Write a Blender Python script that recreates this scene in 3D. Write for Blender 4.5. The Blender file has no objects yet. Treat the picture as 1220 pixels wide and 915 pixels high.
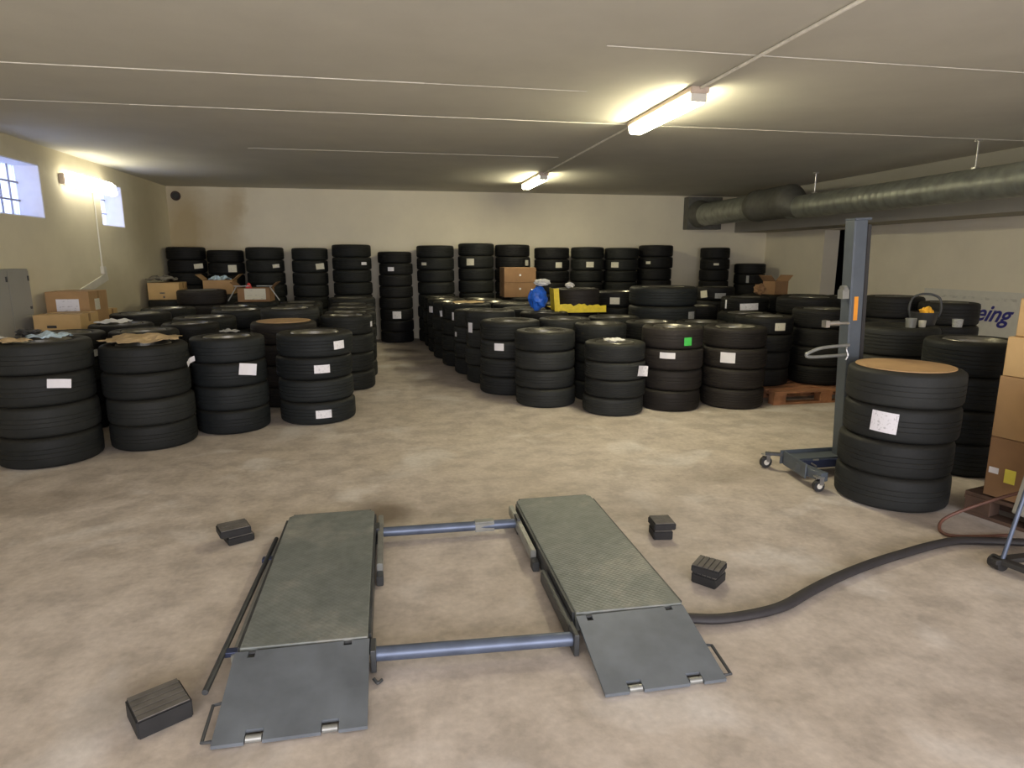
import bpy, bmesh, math, random
from mathutils import Vector, Matrix
random.seed(7)
PI = math.pi
C = bpy.context.scene.collection
CAM = Vector((0, 0, 1.5))

# ------------------------------------------------------------------ materials
def new_mat(name):
    m = bpy.data.materials.new(name); m.use_nodes = True
    nt = m.node_tree; nt.nodes.clear()
    out = nt.nodes.new('ShaderNodeOutputMaterial')
    b = nt.nodes.new('ShaderNodeBsdfPrincipled')
    nt.links.new(b.outputs[0], out.inputs[0])
    return m, nt, b
def N(nt, t, **kw):
    n = nt.nodes.new(t)
    for k, v in kw.items():
        if k in n.inputs: n.inputs[k].default_value = v
        else: setattr(n, k, v)
    return n
def ramp(nt, fac, stops):
    r = nt.nodes.new('ShaderNodeValToRGB')
    while len(r.color_ramp.elements) < len(stops): r.color_ramp.elements.new(0.5)
    for e, (p, c) in zip(r.color_ramp.elements, stops):
        e.position = p; e.color = (c[0], c[1], c[2], 1)
    nt.links.new(fac, r.inputs[0]); return r
def simple(name, col, rough=.6, metal=0, var=.15, scale=12, bump=0, spec=.5, coord='Object'):
    m, nt, b = new_mat(name)
    tc = N(nt, 'ShaderNodeTexCoord'); no = N(nt, 'ShaderNodeTexNoise', Scale=scale, Detail=5.0)
    nt.links.new(tc.outputs[coord], no.inputs['Vector'])
    lo = [c * (1 - var) for c in col]; hi = [min(1, c * (1 + var)) for c in col]
    r = ramp(nt, no.outputs['Fac'], [(.3, lo), (.7, hi)])
    nt.links.new(r.outputs[0], b.inputs['Base Color'])
    b.inputs['Roughness'].default_value = rough; b.inputs['Metallic'].default_value = metal
    b.inputs['Specular IOR Level'].default_value = spec
    if bump:
        bp = N(nt, 'ShaderNodeBump', Strength=bump, Distance=.01)
        nt.links.new(no.outputs['Fac'], bp.inputs['Height']); nt.links.new(bp.outputs[0], b.inputs['Normal'])
    return m
def emit(name, col, s):
    m = bpy.data.materials.new(name); m.use_nodes = True; nt = m.node_tree; nt.nodes.clear()
    o = nt.nodes.new('ShaderNodeOutputMaterial'); e = nt.nodes.new('ShaderNodeEmission')
    e.inputs[0].default_value = (*col, 1); e.inputs[1].default_value = s
    nt.links.new(e.outputs[0], o.inputs[0]); return m

def mix(nt, fac, a, b, mode='MIX'):
    n = nt.nodes.new('ShaderNodeMix'); n.data_type = 'RGBA'; n.blend_type = mode
    if isinstance(fac, (int, float)): n.inputs[0].default_value = fac
    else: nt.links.new(fac, n.inputs[0])
    for s, v in ((6, a), (7, b)):
        if isinstance(v, tuple): n.inputs[s].default_value = (*v, 1)
        else: nt.links.new(v, n.inputs[s])
    return n.outputs[2]

def concrete():
    m, nt, b = new_mat('concrete_floor')
    tc = N(nt, 'ShaderNodeTexCoord')
    n1 = N(nt, 'ShaderNodeTexNoise', Scale=.9, Detail=4.0); n2 = N(nt, 'ShaderNodeTexNoise', Scale=4.5, Detail=8.0, Roughness=.65)
    n3 = N(nt, 'ShaderNodeTexNoise', Scale=34.0, Detail=6.0); n4 = N(nt, 'ShaderNodeTexNoise', Scale=1.7, Detail=6.0, Distortion=.5)
    for n in (n1, n2, n3, n4): nt.links.new(tc.outputs['Object'], n.inputs['Vector'])
    base = ramp(nt, n1.outputs['Fac'], [(.3, (.52, .46, .395)), (.7, (.58, .525, .475))]).outputs[0]
    blot = ramp(nt, n2.outputs['Fac'], [(.40, (.80, .79, .78)), (.5, (.96, .95, .94)), (.64, (1.10, 1.10, 1.10))]).outputs[0]
    c = mix(nt, 1.0, base, blot, 'MULTIPLY')
    pale = ramp(nt, n4.outputs['Fac'], [(.56, (0, 0, 0)), (.68, (.65, .65, .65))]).outputs[0]
    c = mix(nt, pale, c, (.72, .69, .66))
    fine = ramp(nt, n3.outputs['Fac'], [(.3, (.9, .9, .9)), (.7, (1.05, 1.05, 1.05))]).outputs[0]
    c = mix(nt, 1.0, c, fine, 'MULTIPLY')
    # soft dark stains where wheels and drips have marked the concrete
    geo = N(nt, 'ShaderNodeNewGeometry')
    dis = N(nt, 'ShaderNodeVectorMath', operation='MULTIPLY_ADD')
    nt.links.new(n4.outputs['Color'], dis.inputs[0]); dis.inputs[1].default_value = (.35, .35, 0)
    nt.links.new(geo.outputs['Position'], dis.inputs[2])
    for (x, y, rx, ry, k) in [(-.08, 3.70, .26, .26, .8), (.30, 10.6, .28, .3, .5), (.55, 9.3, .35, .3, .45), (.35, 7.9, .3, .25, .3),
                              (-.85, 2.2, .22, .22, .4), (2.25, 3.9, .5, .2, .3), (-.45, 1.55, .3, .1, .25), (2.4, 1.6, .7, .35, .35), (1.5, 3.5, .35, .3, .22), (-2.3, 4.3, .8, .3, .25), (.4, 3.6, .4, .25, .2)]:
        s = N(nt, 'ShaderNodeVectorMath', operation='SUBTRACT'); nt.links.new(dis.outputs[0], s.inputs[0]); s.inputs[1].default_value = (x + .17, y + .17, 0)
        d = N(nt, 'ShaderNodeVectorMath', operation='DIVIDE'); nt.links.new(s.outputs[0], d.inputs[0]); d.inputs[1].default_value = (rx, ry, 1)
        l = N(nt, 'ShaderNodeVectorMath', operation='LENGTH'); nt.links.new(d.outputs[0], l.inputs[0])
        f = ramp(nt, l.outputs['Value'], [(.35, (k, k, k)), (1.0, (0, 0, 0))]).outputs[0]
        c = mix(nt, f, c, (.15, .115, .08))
    nt.links.new(c, b.inputs['Base Color'])
    rr = ramp(nt, n2.outputs['Fac'], [(.3, (.5, .5, .5)), (.7, (.75, .75, .75))])
    nt.links.new(rr.outputs[0], b.inputs['Roughness']); b.inputs['Specular IOR Level'].default_value = .35
    bp = N(nt, 'ShaderNodeBump', Strength=.12, Distance=.01); nt.links.new(n3.outputs['Fac'], bp.inputs['Height']); nt.links.new(bp.outputs[0], b.inputs['Normal'])
    return m

def plaster(name, col, stain=None, stains=(), rough=.9):
    m, nt, b = new_mat(name)
    tc = N(nt, 'ShaderNodeTexCoord')
    n1 = N(nt, 'ShaderNodeTexNoise', Scale=1.3, Detail=6.0, Roughness=.6); n3 = N(nt, 'ShaderNodeTexNoise', Scale=45.0, Detail=4.0)
    for n in (n1, n3): nt.links.new(tc.outputs['Object'], n.inputs['Vector'])
    c = ramp(nt, n1.outputs['Fac'], [(.3, [v * .93 for v in col]), (.7, [v * 1.04 for v in col])]).outputs[0]
    if stain:
        geo = N(nt, 'ShaderNodeNewGeometry')
        dis = N(nt, 'ShaderNodeVectorMath', operation='MULTIPLY_ADD')
        nt.links.new(n1.outputs['Color'], dis.inputs[0]); dis.inputs[1].default_value = (.7, .7, .7); nt.links.new(geo.outputs['Position'], dis.inputs[2])
        for (x, y, z, rx, ry, rz, k) in stains:
            s = N(nt, 'ShaderNodeVectorMath', operation='SUBTRACT'); nt.links.new(dis.outputs[0], s.inputs[0]); s.inputs[1].default_value = (x + .35, y + .35, z + .35)
            d = N(nt, 'ShaderNodeVectorMath', operation='DIVIDE'); nt.links.new(s.outputs[0], d.inputs[0]); d.inputs[1].default_value = (rx, ry, rz)
            l = N(nt, 'ShaderNodeVectorMath', operation='LENGTH'); nt.links.new(d.outputs[0], l.inputs[0])
            f = ramp(nt, l.outputs['Value'], [(.3, (k, k, k)), (1.0, (0, 0, 0))]).outputs[0]
            c = mix(nt, f, c, stain)
    nt.links.new(c, b.inputs['Base Color']); b.inputs['Roughness'].default_value = rough; b.inputs['Specular IOR Level'].default_value = .2
    bp = N(nt, 'ShaderNodeBump', Strength=.15, Distance=.005); nt.links.new(n3.outputs['Fac'], bp.inputs['Height']); nt.links.new(bp.outputs[0], b.inputs['Normal'])
    return m

def rubber(name, col, dust=(.028, .026, .020)):
    m, nt, b = new_mat(name)
    tc = N(nt, 'ShaderNodeTexCoord'); oi = N(nt, 'ShaderNodeObjectInfo')
    n1 = N(nt, 'ShaderNodeTexNoise', Scale=7.0, Detail=5.0); n2 = N(nt, 'ShaderNodeTexNoise', Scale=70.0, Detail=3.0)
    for n in (n1, n2): nt.links.new(tc.outputs['Object'], n.inputs['Vector'])
    c = mix(nt, n1.outputs['Fac'], tuple(v * .8 for v in col), tuple(v * 1.25 for v in col))
    rv = ramp(nt, oi.outputs['Random'], [(0, (.75, .75, .75)), (1, (1.25, 1.22, 1.18))]).outputs[0]
    c = mix(nt, 1.0, c, rv, 'MULTIPLY')
    geo = N(nt, 'ShaderNodeNewGeometry'); sep = N(nt, 'ShaderNodeSeparateXYZ'); nt.links.new(geo.outputs['Normal'], sep.inputs[0])
    up = ramp(nt, sep.outputs['Z'], [(.3, (0, 0, 0)), (1, (.7, .7, .7))]).outputs[0]
    c = mix(nt, up, c, dust)
    nt.links.new(c, b.inputs['Base Color']); b.inputs['Roughness'].default_value = .62; b.inputs['Specular IOR Level'].default_value = .22
    bp = N(nt, 'ShaderNodeBump', Strength=.35, Distance=.004); nt.links.new(n2.outputs['Fac'], bp.inputs['Height']); nt.links.new(bp.outputs[0], b.inputs['Normal'])
    return m

def printed(name, paper, ink=(.12, .12, .14), scale=(9, 15, 15), amt=.58):
    m, nt, b = new_mat(name)
    tc = N(nt, 'ShaderNodeTexCoord'); mp = N(nt, 'ShaderNodeMapping'); mp.inputs['Scale'].default_value = scale
    nt.links.new(tc.outputs['Generated'], mp.inputs[0])
    no = N(nt, 'ShaderNodeTexNoise', Scale=.45, Detail=2.0); nt.links.new(mp.outputs[0], no.inputs['Vector'])
    f = ramp(nt, no.outputs['Fac'], [(amt, (0, 0, 0)), (amt + .08, (.38, .38, .38))]).outputs[0]
    c = mix(nt, f, paper, ink)
    nt.links.new(c, b.inputs['Base Color']); b.inputs['Roughness'].default_value = .6
    return m

def deck_mat():
    m, nt, b = new_mat('deck_steel')
    tc = N(nt, 'ShaderNodeTexCoord')
    n1 = N(nt, 'ShaderNodeTexNoise', Scale=3.0, Detail=8.0, Roughness=.65); nt.links.new(tc.outputs['Object'], n1.inputs['Vector'])
    n0 = N(nt, 'ShaderNodeTexNoise', Scale=22.0, Detail=4.0); nt.links.new(tc.outputs['Object'], n0.inputs['Vector'])
    c = ramp(nt, n1.outputs['Fac'], [(.3, (.145, .165, .155)), (.55, (.195, .215, .20)), (.72, (.31, .31, .275))]).outputs[0]
    c = mix(nt, 1.0, c, ramp(nt, n0.outputs['Fac'], [(.3, (.85, .85, .85)), (.7, (1.1, 1.1, 1.1))]).outputs[0], 'MULTIPLY')
    nt.links.new(c, b.inputs['Base Color']); b.inputs['Roughness'].default_value = .55; b.inputs['Metallic'].default_value = .15
    # raised tread bars: two crossed wave fields
    rot = N(nt, 'ShaderNodeMapping'); rot.inputs['Rotation'].default_value = (0, 0, PI / 4); nt.links.new(tc.outputs['Object'], rot.inputs[0])
    ch = N(nt, 'ShaderNodeTexVoronoi', Scale=55.0, Randomness=0.0); nt.links.new(rot.outputs[0], ch.inputs['Vector'])
    bp = N(nt, 'ShaderNodeBump', Strength=.5, Distance=.004); nt.links.new(ch.outputs['Distance'], bp.inputs['Height']); nt.links.new(bp.outputs[0], b.inputs['Normal'])
    return m

M = {}
M['floor'] = concrete()
M['wall_left'] = plaster('plaster_cream', (.72, .67, .50), (.34, .29, .17), [(-3.7, 11.2, 2.0, .5, 1.0, 1.4, .5), (-3.7, 9.6, 1.0, .5, 1.4, .5, .4), (-3.7, 8.0, 2.7, .6, 2.6, .25, .35)])
M['wall_back'] = plaster('plaster_back', (.76, .71, .56), (.46, .36, .19), [(-3.5, 12.3, 1.9, .55, .6, 1.4, .8), (-2.9, 12.3, 1.9, .55, .6, .9, .5), (-2.6, 12.3, 2.4, .22, .6, .5, .5)])
M['wall_right'] = plaster('plaster_right', (.74, .69, .55))
M['ceiling'] = plaster('ceiling_paint', (.62, .605, .525))
M['seam'] = simple('ceiling_seam', (.86, .84, .74), .8)
M['seam_faint'] = simple('ceiling_seam_faint', (.64, .62, .54), .8)
M['dark_void'] = simple('unlit_plaster', (.01, .01, .01), .9)  # near-black colour paints in the darkness of the unlit passage
M['white_reveal'] = simple('white_reveal', (.82, .82, .86), .8, var=.03)
M['bar_grey'] = simple('window_bar', (.3, .3, .34), .5)
RUB = [rubber('rubber_charcoal', (.0165, .0185, .018)), rubber('rubber_black', (.0095, .010, .0105)), rubber('rubber_brownish', (.021, .0185, .0175)), rubber('rubber_blue_black', (.013, .016, .0175)), rubber('rubber_grey', (.022, .0245, .0245))]
M['alloy'] = simple('dusty_alloy', (.25, .245, .215), .36, .85, scale=20)
M['paper'] = printed('label_paper', (.80, .80, .84))
M['paper_plain'] = simple('plain_paper', (.78, .78, .82), .6, var=.04)
M['paper_cream'] = printed('cream_label', (.66, .64, .52), amt=.6)
M['paper_dull'] = printed('dull_label', (.38, .39, .38), amt=.52)
M['green_paper'] = simple('green_sticker', (.07, .62, .10), .6, var=.06)
M['carton'] = simple('carton_kraft', (.40, .25, .115), .85, var=.10, scale=5)
M['carton_light'] = simple('carton_pale', (.56, .38, .17), .85, var=.08, scale=5)
M['carton_dark'] = simple('carton_brown', (.27, .155, .075), .85, var=.12, scale=5)
M['tape'] = simple('packing_tape', (.36, .24, .12), .25, var=.05)
M['board'] = simple('hardboard_disc', (.50, .32, .155), .7, var=.08, scale=6)
M['kraft'] = simple('kraft_paper', (.50, .37, .20), .85, var=.15, scale=9, bump=.3)
M['wood'] = simple('pallet_wood', (.36, .17, .085), .8, var=.3, scale=9, bump=.3)
M['wood_dark'] = simple('dark_pallet_wood', (.10, .06, .04), .85, var=.3, scale=9)
M['duct'] = simple('galvanised_steel', (.34, .36, .31), .42, .6, var=.22, scale=9)
M['duct_dark'] = simple('dull_flange_steel', (.14, .14, .12), .6, .4)
M['zinc'] = simple('zinc', (.6, .6, .58), .35, .9)
M['lamp_body'] = simple('lamp_housing', (.55, .45, .36), .5)
M['lamp'] = emit('lamp_tube', (1.0, .90, .60), 74)
M['lamp_cool'] = emit('lamp_tube_wall', (1.0, .93, .76), 10)
M['white_plastic'] = simple('white_plastic', (.66, .64, .56), .45, var=.04)
M['grey_cab'] = simple('grey_cabinet', (.33, .33, .30), .5, var=.05, scale=3)
M['grey_line'] = simple('dark_gap', (.10, .10, .09), .6)
M['deck'] = deck_mat()
M['ramp'] = simple('ramp_steel', (.14, .16, .18), .5, .2, var=.2, scale=7, bump=.1)
M['steel_dark'] = simple('dark_steel', (.06, .065, .068), .5, .3, var=.2)
M['steel_light'] = simple('worn_steel', (.30, .31, .29), .42, .5, var=.2)
M['tube'] = simple('blue_steel_tube', (.12, .15, .215), .42, .5, var=.15)
M['rust'] = simple('rust_patch', (.42, .40, .36), .6, .2, var=.3)
M['mast'] = simple('mast_blue_grey', (.10, .12, .14), .5, .2, var=.08)
M['mast_dark'] = simple('mast_black', (.03, .03, .03), .5)
M['orange'] = simple('orange_sticker', (.85, .33, .03), .5, var=.08)
M['navy'] = simple('navy_steel', (.045, .06, .12), .4, .3)
M['block'] = simple('rubber_block', (.12, .112, .098), .75, var=.25, scale=15, bump=.3)
M['block_dark'] = simple('rubber_block_dark', (.018, .018, .018), .8, var=.2)
M['cable'] = simple('black_hose', (.030, .028, .030), .6)
M['hose'] = simple('red_brown_hose', (.15, .07, .05), .5)
M['yellow'] = simple('yellow_plastic', (.80, .62, .02), .45, var=.12, scale=20)
M['blue'] = simple('blue_plastic', (.02, .12, .58), .35, var=.35, scale=14)
M['white_bag'] = simple('white_bag', (.72, .72, .68), .5, var=.1)
M['pale_blue_bag'] = simple('pale_blue_bag', (.42, .55, .62), .35, var=.4, scale=22)
M['banner'] = simple('banner_white', (.62, .61, .54), .6, var=.04)
M['tiny_print'] = printed('tiny_print', (.60, .59, .52), (.30, .30, .28), (1, 70, 1.2), .5)
M['ink_navy'] = simple('ink_navy', (.03, .03, .22), .6)
M['ink_grey'] = simple('ink_grey', (.34, .34, .32), .6)
M['red'] = simple('red_plastic', (.5, .03, .03), .5)
M['orange_rag'] = simple('orange_rag', (.85, .42, .03), .8, var=.35, scale=40)
M['grey_bag'] = simple('grey_cloth', (.16, .15, .12), .8, var=.3)
M['yellow_sign'] = simple('yellow_sticker', (.80, .72, .10), .5, var=.05)
def glassblock():
    m = bpy.data.materials.new('glass_block'); m.use_nodes = True; nt = m.node_tree; nt.nodes.clear()
    o = nt.nodes.new('ShaderNodeOutputMaterial'); mx = nt.nodes.new('ShaderNodeMixShader'); mx.inputs[0].default_value = .25
    t = nt.nodes.new('ShaderNodeBsdfTranslucent'); g = nt.nodes.new('ShaderNodeBsdfGlossy'); g.inputs['Roughness'].default_value = .15
    tc = N(nt, 'ShaderNodeTexCoord'); w = N(nt, 'ShaderNodeTexWave', Scale=6.0, Distortion=2.0); w.bands_direction = 'Y'
    nt.links.new(tc.outputs['Object'], w.inputs['Vector'])
    r = ramp(nt, w.outputs['Fac'], [(0, (.55, .62, .85)), (1, (.95, .97, 1))]); nt.links.new(r.outputs[0], t.inputs['Color'])
    nt.links.new(t.outputs[0], mx.inputs[1]); nt.links.new(g.outputs[0], mx.inputs[2]); nt.links.new(mx.outputs[0], o.inputs[0]); return m
M['glass'] = glassblock()

# ------------------------------------------------------------------ mesh helpers
def bx(bm, c, s, rot=None):
    mat = Matrix.Translation(c) @ (rot.to_4x4() if rot else Matrix.Identity(4)) @ Matrix.Diagonal((s[0], s[1], s[2], 1))
    return bmesh.ops.create_cube(bm, size=1, matrix=mat)['verts']
def box(x0, x1, y0, y1, z0, z1, bev=0):
    bm = bmesh.new(); bx(bm, ((x0+x1)/2, (y0+y1)/2, (z0+z1)/2), (x1-x0, y1-y0, z1-z0))
    if bev: bmesh.ops.bevel(bm, geom=bm.edges[:], offset=bev, segments=2, affect='EDGES')
    return bm
def cyl(bm, p0, p1, r, seg=20, r2=None, caps=True):
    p0, p1 = Vector(p0), Vector(p1); d = p1 - p0
    q = d.to_track_quat('Z', 'Y').to_matrix().to_4x4()
    bmesh.ops.create_cone(bm, cap_ends=caps, segments=seg, radius1=r, radius2=r if r2 is None else r2, depth=d.length, matrix=Matrix.Translation((p0+p1)/2) @ q)
def tube_path(bm, pts, r, seg=10, flat=1.0):
    pts = [Vector(p) for p in pts]; rings = []
    for i, p in enumerate(pts):
        a = pts[max(i-1, 0)]; b = pts[min(i+1, len(pts)-1)]; t = (b - a).normalized()
        up = Vector((0, 0, 1)) if abs(t.z) < .95 else Vector((1, 0, 0))
        s = t.cross(up).normalized(); u = s.cross(t).normalized()
        rings.append([bm.verts.new(p + s*math.cos(k*2*PI/seg)*r + u*math.sin(k*2*PI/seg)*r*flat) for k in range(seg)])
    for a, b in zip(rings, rings[1:]):
        for k in range(seg): bm.faces.new((a[k], a[(k+1) % seg], b[(k+1) % seg], b[k]))
    bm.faces.new(rings[0][::-1]); bm.faces.new(rings[-1])
def smooth_pts(pts, n=8):
    P = [Vector(p) for p in pts]; out = []
    for i in range(len(P)-1):
        p0, p1, p2, p3 = P[max(i-1, 0)], P[i], P[i+1], P[min(i+2, len(P)-1)]
        for k in range(n):
            t = k/n
            out.append(.5*((2*p1)+(-p0+p2)*t+(2*p0-5*p1+4*p2-p3)*t*t+(-p0+3*p1-3*p2+p3)*t**3))
    out.append(P[-1]); return out
def lathe(bm, prof, seg=64, closed=False):
    rings = [[bm.verts.new((r*math.cos(2*PI*k/seg), r*math.sin(2*PI*k/seg), z)) for k in range(seg)] for r, z in prof]
    pairs = list(zip(rings, rings[1:])) + ([(rings[-1], rings[0])] if closed else [])
    for a, b in pairs:
        for k in range(seg): bm.faces.new((a[k], a[(k+1) % seg], b[(k+1) % seg], b[k]))
    return rings
def obj(name, bm, mat, parent=None, smooth=False, bevel=0, loc=None, rot=None):
    bmesh.ops.recalc_face_normals(bm, faces=bm.faces[:])
    me = bpy.data.meshes.new(name); bm.to_mesh(me); bm.free()
    if smooth:
        for p in me.polygons: p.use_smooth = True
        try: me.set_sharp_from_angle(angle=math.radians(38))
        except Exception: pass
    me.materials.append(M[mat] if isinstance(mat, str) else mat)
    o = bpy.data.objects.new(name, me); C.objects.link(o)
    if parent: o.parent = parent
    if loc is not None: o.location = loc
    if rot is not None: o.rotation_euler = rot
    if bevel:
        md = o.modifiers.new('bevel', 'BEVEL'); md.width = bevel; md.segments = 2; md.limit_method = 'ANGLE'
    return o
def tag(o, label, cat, group=None):
    o['label'] = label; o['category'] = cat
    if group: o['group'] = group
    return o
def struct(name, bm, mat, parent=None, **k):
    o = obj(name, bm, mat, parent, **k)
    if not parent: o['kind'] = 'structure'
    return o
def thing(name, label, cat, loc=(0, 0, 0), rz=0, group=None):
    o = bpy.data.objects.new(name, None); o.empty_display_size = .1; C.objects.link(o)
    o.location = loc; o.rotation_euler = (0, 0, rz); return tag(o, label, cat, group)

# ------------------------------------------------------------------ room shell
XL, XR, YB, YF, ZC = -3.7, 7.7, 12.3, -2.6, 2.72
struct('floor', box(XL-.3, XR+1.6, YF-2.5, YB+.25, -.2, 0), 'floor')
struct('ceiling', box(XL-.3, XR+1.6, YF, YB+.25, ZC, ZC+.2), 'ceiling')
struct('wall_back', box(XL-.3, XR+1.6, YB, YB+.25, 0, ZC), 'wall_back')
# left wall with two splayed window openings
W1, W2, WZ = (7.05, 8.12), (9.6, 10.34), (1.93, 2.50)
def left_wall():
    bm = bmesh.new(); ys = [YF, W1[0], W1[1], W2[0], W2[1], YB]
    for i in range(5):
        y0, y1 = ys[i], ys[i+1]
        if i in (1, 3):
            for z0, z1 in ((0, WZ[0]), (WZ[1], ZC)): bx(bm, ((2*XL-.3)/2, (y0+y1)/2, (z0+z1)/2), (.3, y1-y0, z1-z0))
        else: bx(bm, ((2*XL-.3)/2, (y0+y1)/2, ZC/2), (.3, y1-y0, ZC))
    bmesh.ops.remove_doubles(bm, verts=bm.verts[:], dist=1e-4)
    return bm
struct('wall_left', left_wall(), 'wall_left')
for n, (y0, y1) in enumerate((W1, W2)):
    w = bpy.data.objects.new('window_%d' % (n+1), None); C.objects.link(w); w['kind'] = 'structure'; w.location = (XL, (y0+y1)/2, (WZ[0]+WZ[1])/2)
    hw, hh = (y1-y0)/2, (WZ[1]-WZ[0])/2
    bm = bmesh.new(); d = .03                                   # lining boards of the deep reveal
    for s in (-1, 1):
        bx(bm, (-.13, s*(hw-.006), 0), (.25, .012, 2*hh)); bx(bm, (-.13, 0, s*(hh-.006)), (.25, 2*hw, .012))
    obj('reveal_lining', bm, 'white_reveal', w)
    bm = bmesh.new(); bx(bm, (-.25, 0, 0), (.03, 2*hw-.03, 2*hh-.03)); obj('glass_block_pane', bm, 'glass', w)
    bm = bmesh.new(); nb = 6 if n == 0 else 4
    for k in range(1, 3): bx(bm, (-.226, 0, -hh + k*2*hh/3), (.016, 2*hw-.03, .018))
    for k in range(1, nb): bx(bm, (-.226, -hw + k*2*hw/nb, 0), (.014, .016, 2*hh-.03))
    obj('glazing_bar', bm, 'bar_grey', w)
# right wall with the doorway, then the boxed beam over it
DY0, DY1, DZ = 9.40, 10.46, 2.0
def right_wall():
    bm = bmesh.new()
    for y0, y1, z0, z1 in ((YF, DY0, 0, ZC), (DY0, DY1, DZ, ZC), (DY1, YB, 0, ZC)): bx(bm, (XR+.15, (y0+y1)/2, (z0+z1)/2), (.3, y1-y0, z1-z0))
    bmesh.ops.remove_doubles(bm, verts=bm.verts[:], dist=1e-4); return bm
struct('wall_right', right_wall(), 'wall_right')
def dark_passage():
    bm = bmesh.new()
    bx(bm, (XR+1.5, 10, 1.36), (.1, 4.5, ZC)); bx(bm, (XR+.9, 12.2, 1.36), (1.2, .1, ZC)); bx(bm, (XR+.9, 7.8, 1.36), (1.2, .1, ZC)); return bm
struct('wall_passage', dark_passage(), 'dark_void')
struct('trim_1', box(6.98, XR, YF, YB, 2.02, ZC), plaster('beam_paint', (.40, .385, .315)))
# front wall, mostly a wide open roller-door bay behind the photographer
bmf = bmesh.new()
for x0, x1, z0, z1 in ((XL-.3, -3.0, 0, ZC), (4.6, XR+.3, 0, ZC), (-3.0, 4.6, 2.45, ZC)): bx(bmf, ((x0+x1)/2, YF+.1, (z0+z1)/2), (x1-x0, .2, z1-z0))
struct('wall_front', bmf, 'wall_right')
# ceiling seams (filled joints between the slabs)
for i, (y, x0, x1, w) in enumerate(((4.88, XL, .3, .007), (4.88, .3, 1.5, .003), (3.86, 1.3, 6.9, .0025), (5.96, XL, -2.0, .003), (5.96, -2.0, 2.2, .007), (5.96, 2.2, 6.9, .003), (7.97, -1.5, 2.1, .004))):
    struct('trim_%d' % (i+2), box(x0, x1, y-w, y+w, ZC-.004, ZC+.001), 'seam' if w > .005 else 'seam_faint')

# ------------------------------------------------------------------ lights
def ceiling_lamp(y, label):
    t = thing('ceiling_lamp', label, 'lamp', (2.26, y, ZC), 0, 'fluorescent lamps along the ceiling conduit')
    bm = box(-.075, .075, -.64, .64, -.045, 0, .008); obj('housing', bm, 'lamp_body', t)
    bm = bmesh.new()
    prof = [(-.068, -.045), (-.066, -.085), (-.045, -.112), (.045, -.112), (.066, -.085), (.068, -.045)]
    ends = [[bm.verts.new((x, yy, z)) for x, z in prof] for yy in (-.60, .60)]
    bm.faces.new(ends[0]); bm.faces.new(ends[1][::-1])
    for k in range(6): bm.faces.new((ends[0][k], ends[0][(k+1) % 6], ends[1][(k+1) % 6], ends[1][k]))
    obj('diffuser', bm, 'lamp', t)
    bm = bmesh.new()
    for s in (-1, 1): bx(bm, (0, s*.612, -.072), (.125, .014, .062))
    obj('end_cap', bm, 'white_plastic', t, bevel=.008)
    return t
ceiling_lamp(5.22, 'long lit fluorescent lamp on the ceiling nearest the camera')
ceiling_lamp(10.0, 'smaller-looking lit fluorescent lamp on the ceiling close to the back wall')
bm = bmesh.new()
for y0, y1 in ((-2.4, 4.57), (5.87, 9.35)): tube_path(bm, [(2.26, y0, ZC-.013), (2.26, y1, ZC-.013)], .011, 8)
tag(obj('ceiling_conduit', bm, 'seam', smooth=True), 'thin white cable conduit running along the ceiling between the lamps', 'conduit')
t = thing('wall_lamp', 'bright fluorescent lamp on the left wall between two windows', 'lamp', (XL, 9.15, 2.41))
obj('housing', box(0, .06, -.62, .62, -.06, .06, .008), 'lamp_body', t)
bm = bmesh.new(); prof = [(.06, -.085), (.12, -.095), (.165, -.065), (.15, .045), (.10, .085), (.06, .09)]
ends = [[bm.verts.new((x, yy, z)) for x, z in prof] for yy in (-.6, .6)]
bm.faces.new(ends[0]); bm.faces.new(ends[1][::-1])
for k in range(6): bm.faces.new((ends[0][k], ends[0][(k+1) % 6], ends[1][(k+1) % 6], ends[1][k]))
obj('diffuser', bm, 'lamp_cool', t)
t = thing('wall_conduit', 'white cable conduit running down the left wall to a small switch box', 'conduit', (XL, 9.38, 0))
bm = bmesh.new(); tube_path(bm, [(.012, 0, 1.40), (.012, 0, 2.35)], .010, 8); obj('pipe', bm, 'white_plastic', t, smooth=True)
obj('switch_box', box(.001, .045, -.045, .045, 1.30, 1.40, .006), 'white_plastic', t)

def lamp(name, kind, loc, rot, energy, col, size=None, size_y=None):
    l = bpy.data.lights.new(name, kind); l.energy = energy; l.color = col
    if size: l.shape = 'RECTANGLE'; l.size = size; l.size_y = size_y
    o = bpy.data.objects.new(name, l); C.objects.link(o); o.location = loc; o.rotation_euler = rot; return o
lamp('daylight_from_open_bay', 'AREA', (.8, YF-.35, 1.35), (PI/2, 0, 0), 365, (1.0, .945, 1.0), 7.2, 2.3)
for (y0, y1) in (W1, W2): lamp('daylight_at_window', 'AREA', (XL-.42, (y0+y1)/2, 2.22), (0, -PI/2, 0), 13, (.72, .78, 1.0), .6, y1-y0)
w = bpy.data.worlds.new('World'); bpy.context.scene.world = w; w.use_nodes = True
w.node_tree.nodes['Background'].inputs[0].default_value = (.75, .82, 1, 1); w.node_tree.nodes['Background'].inputs[1].default_value = .6

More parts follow.
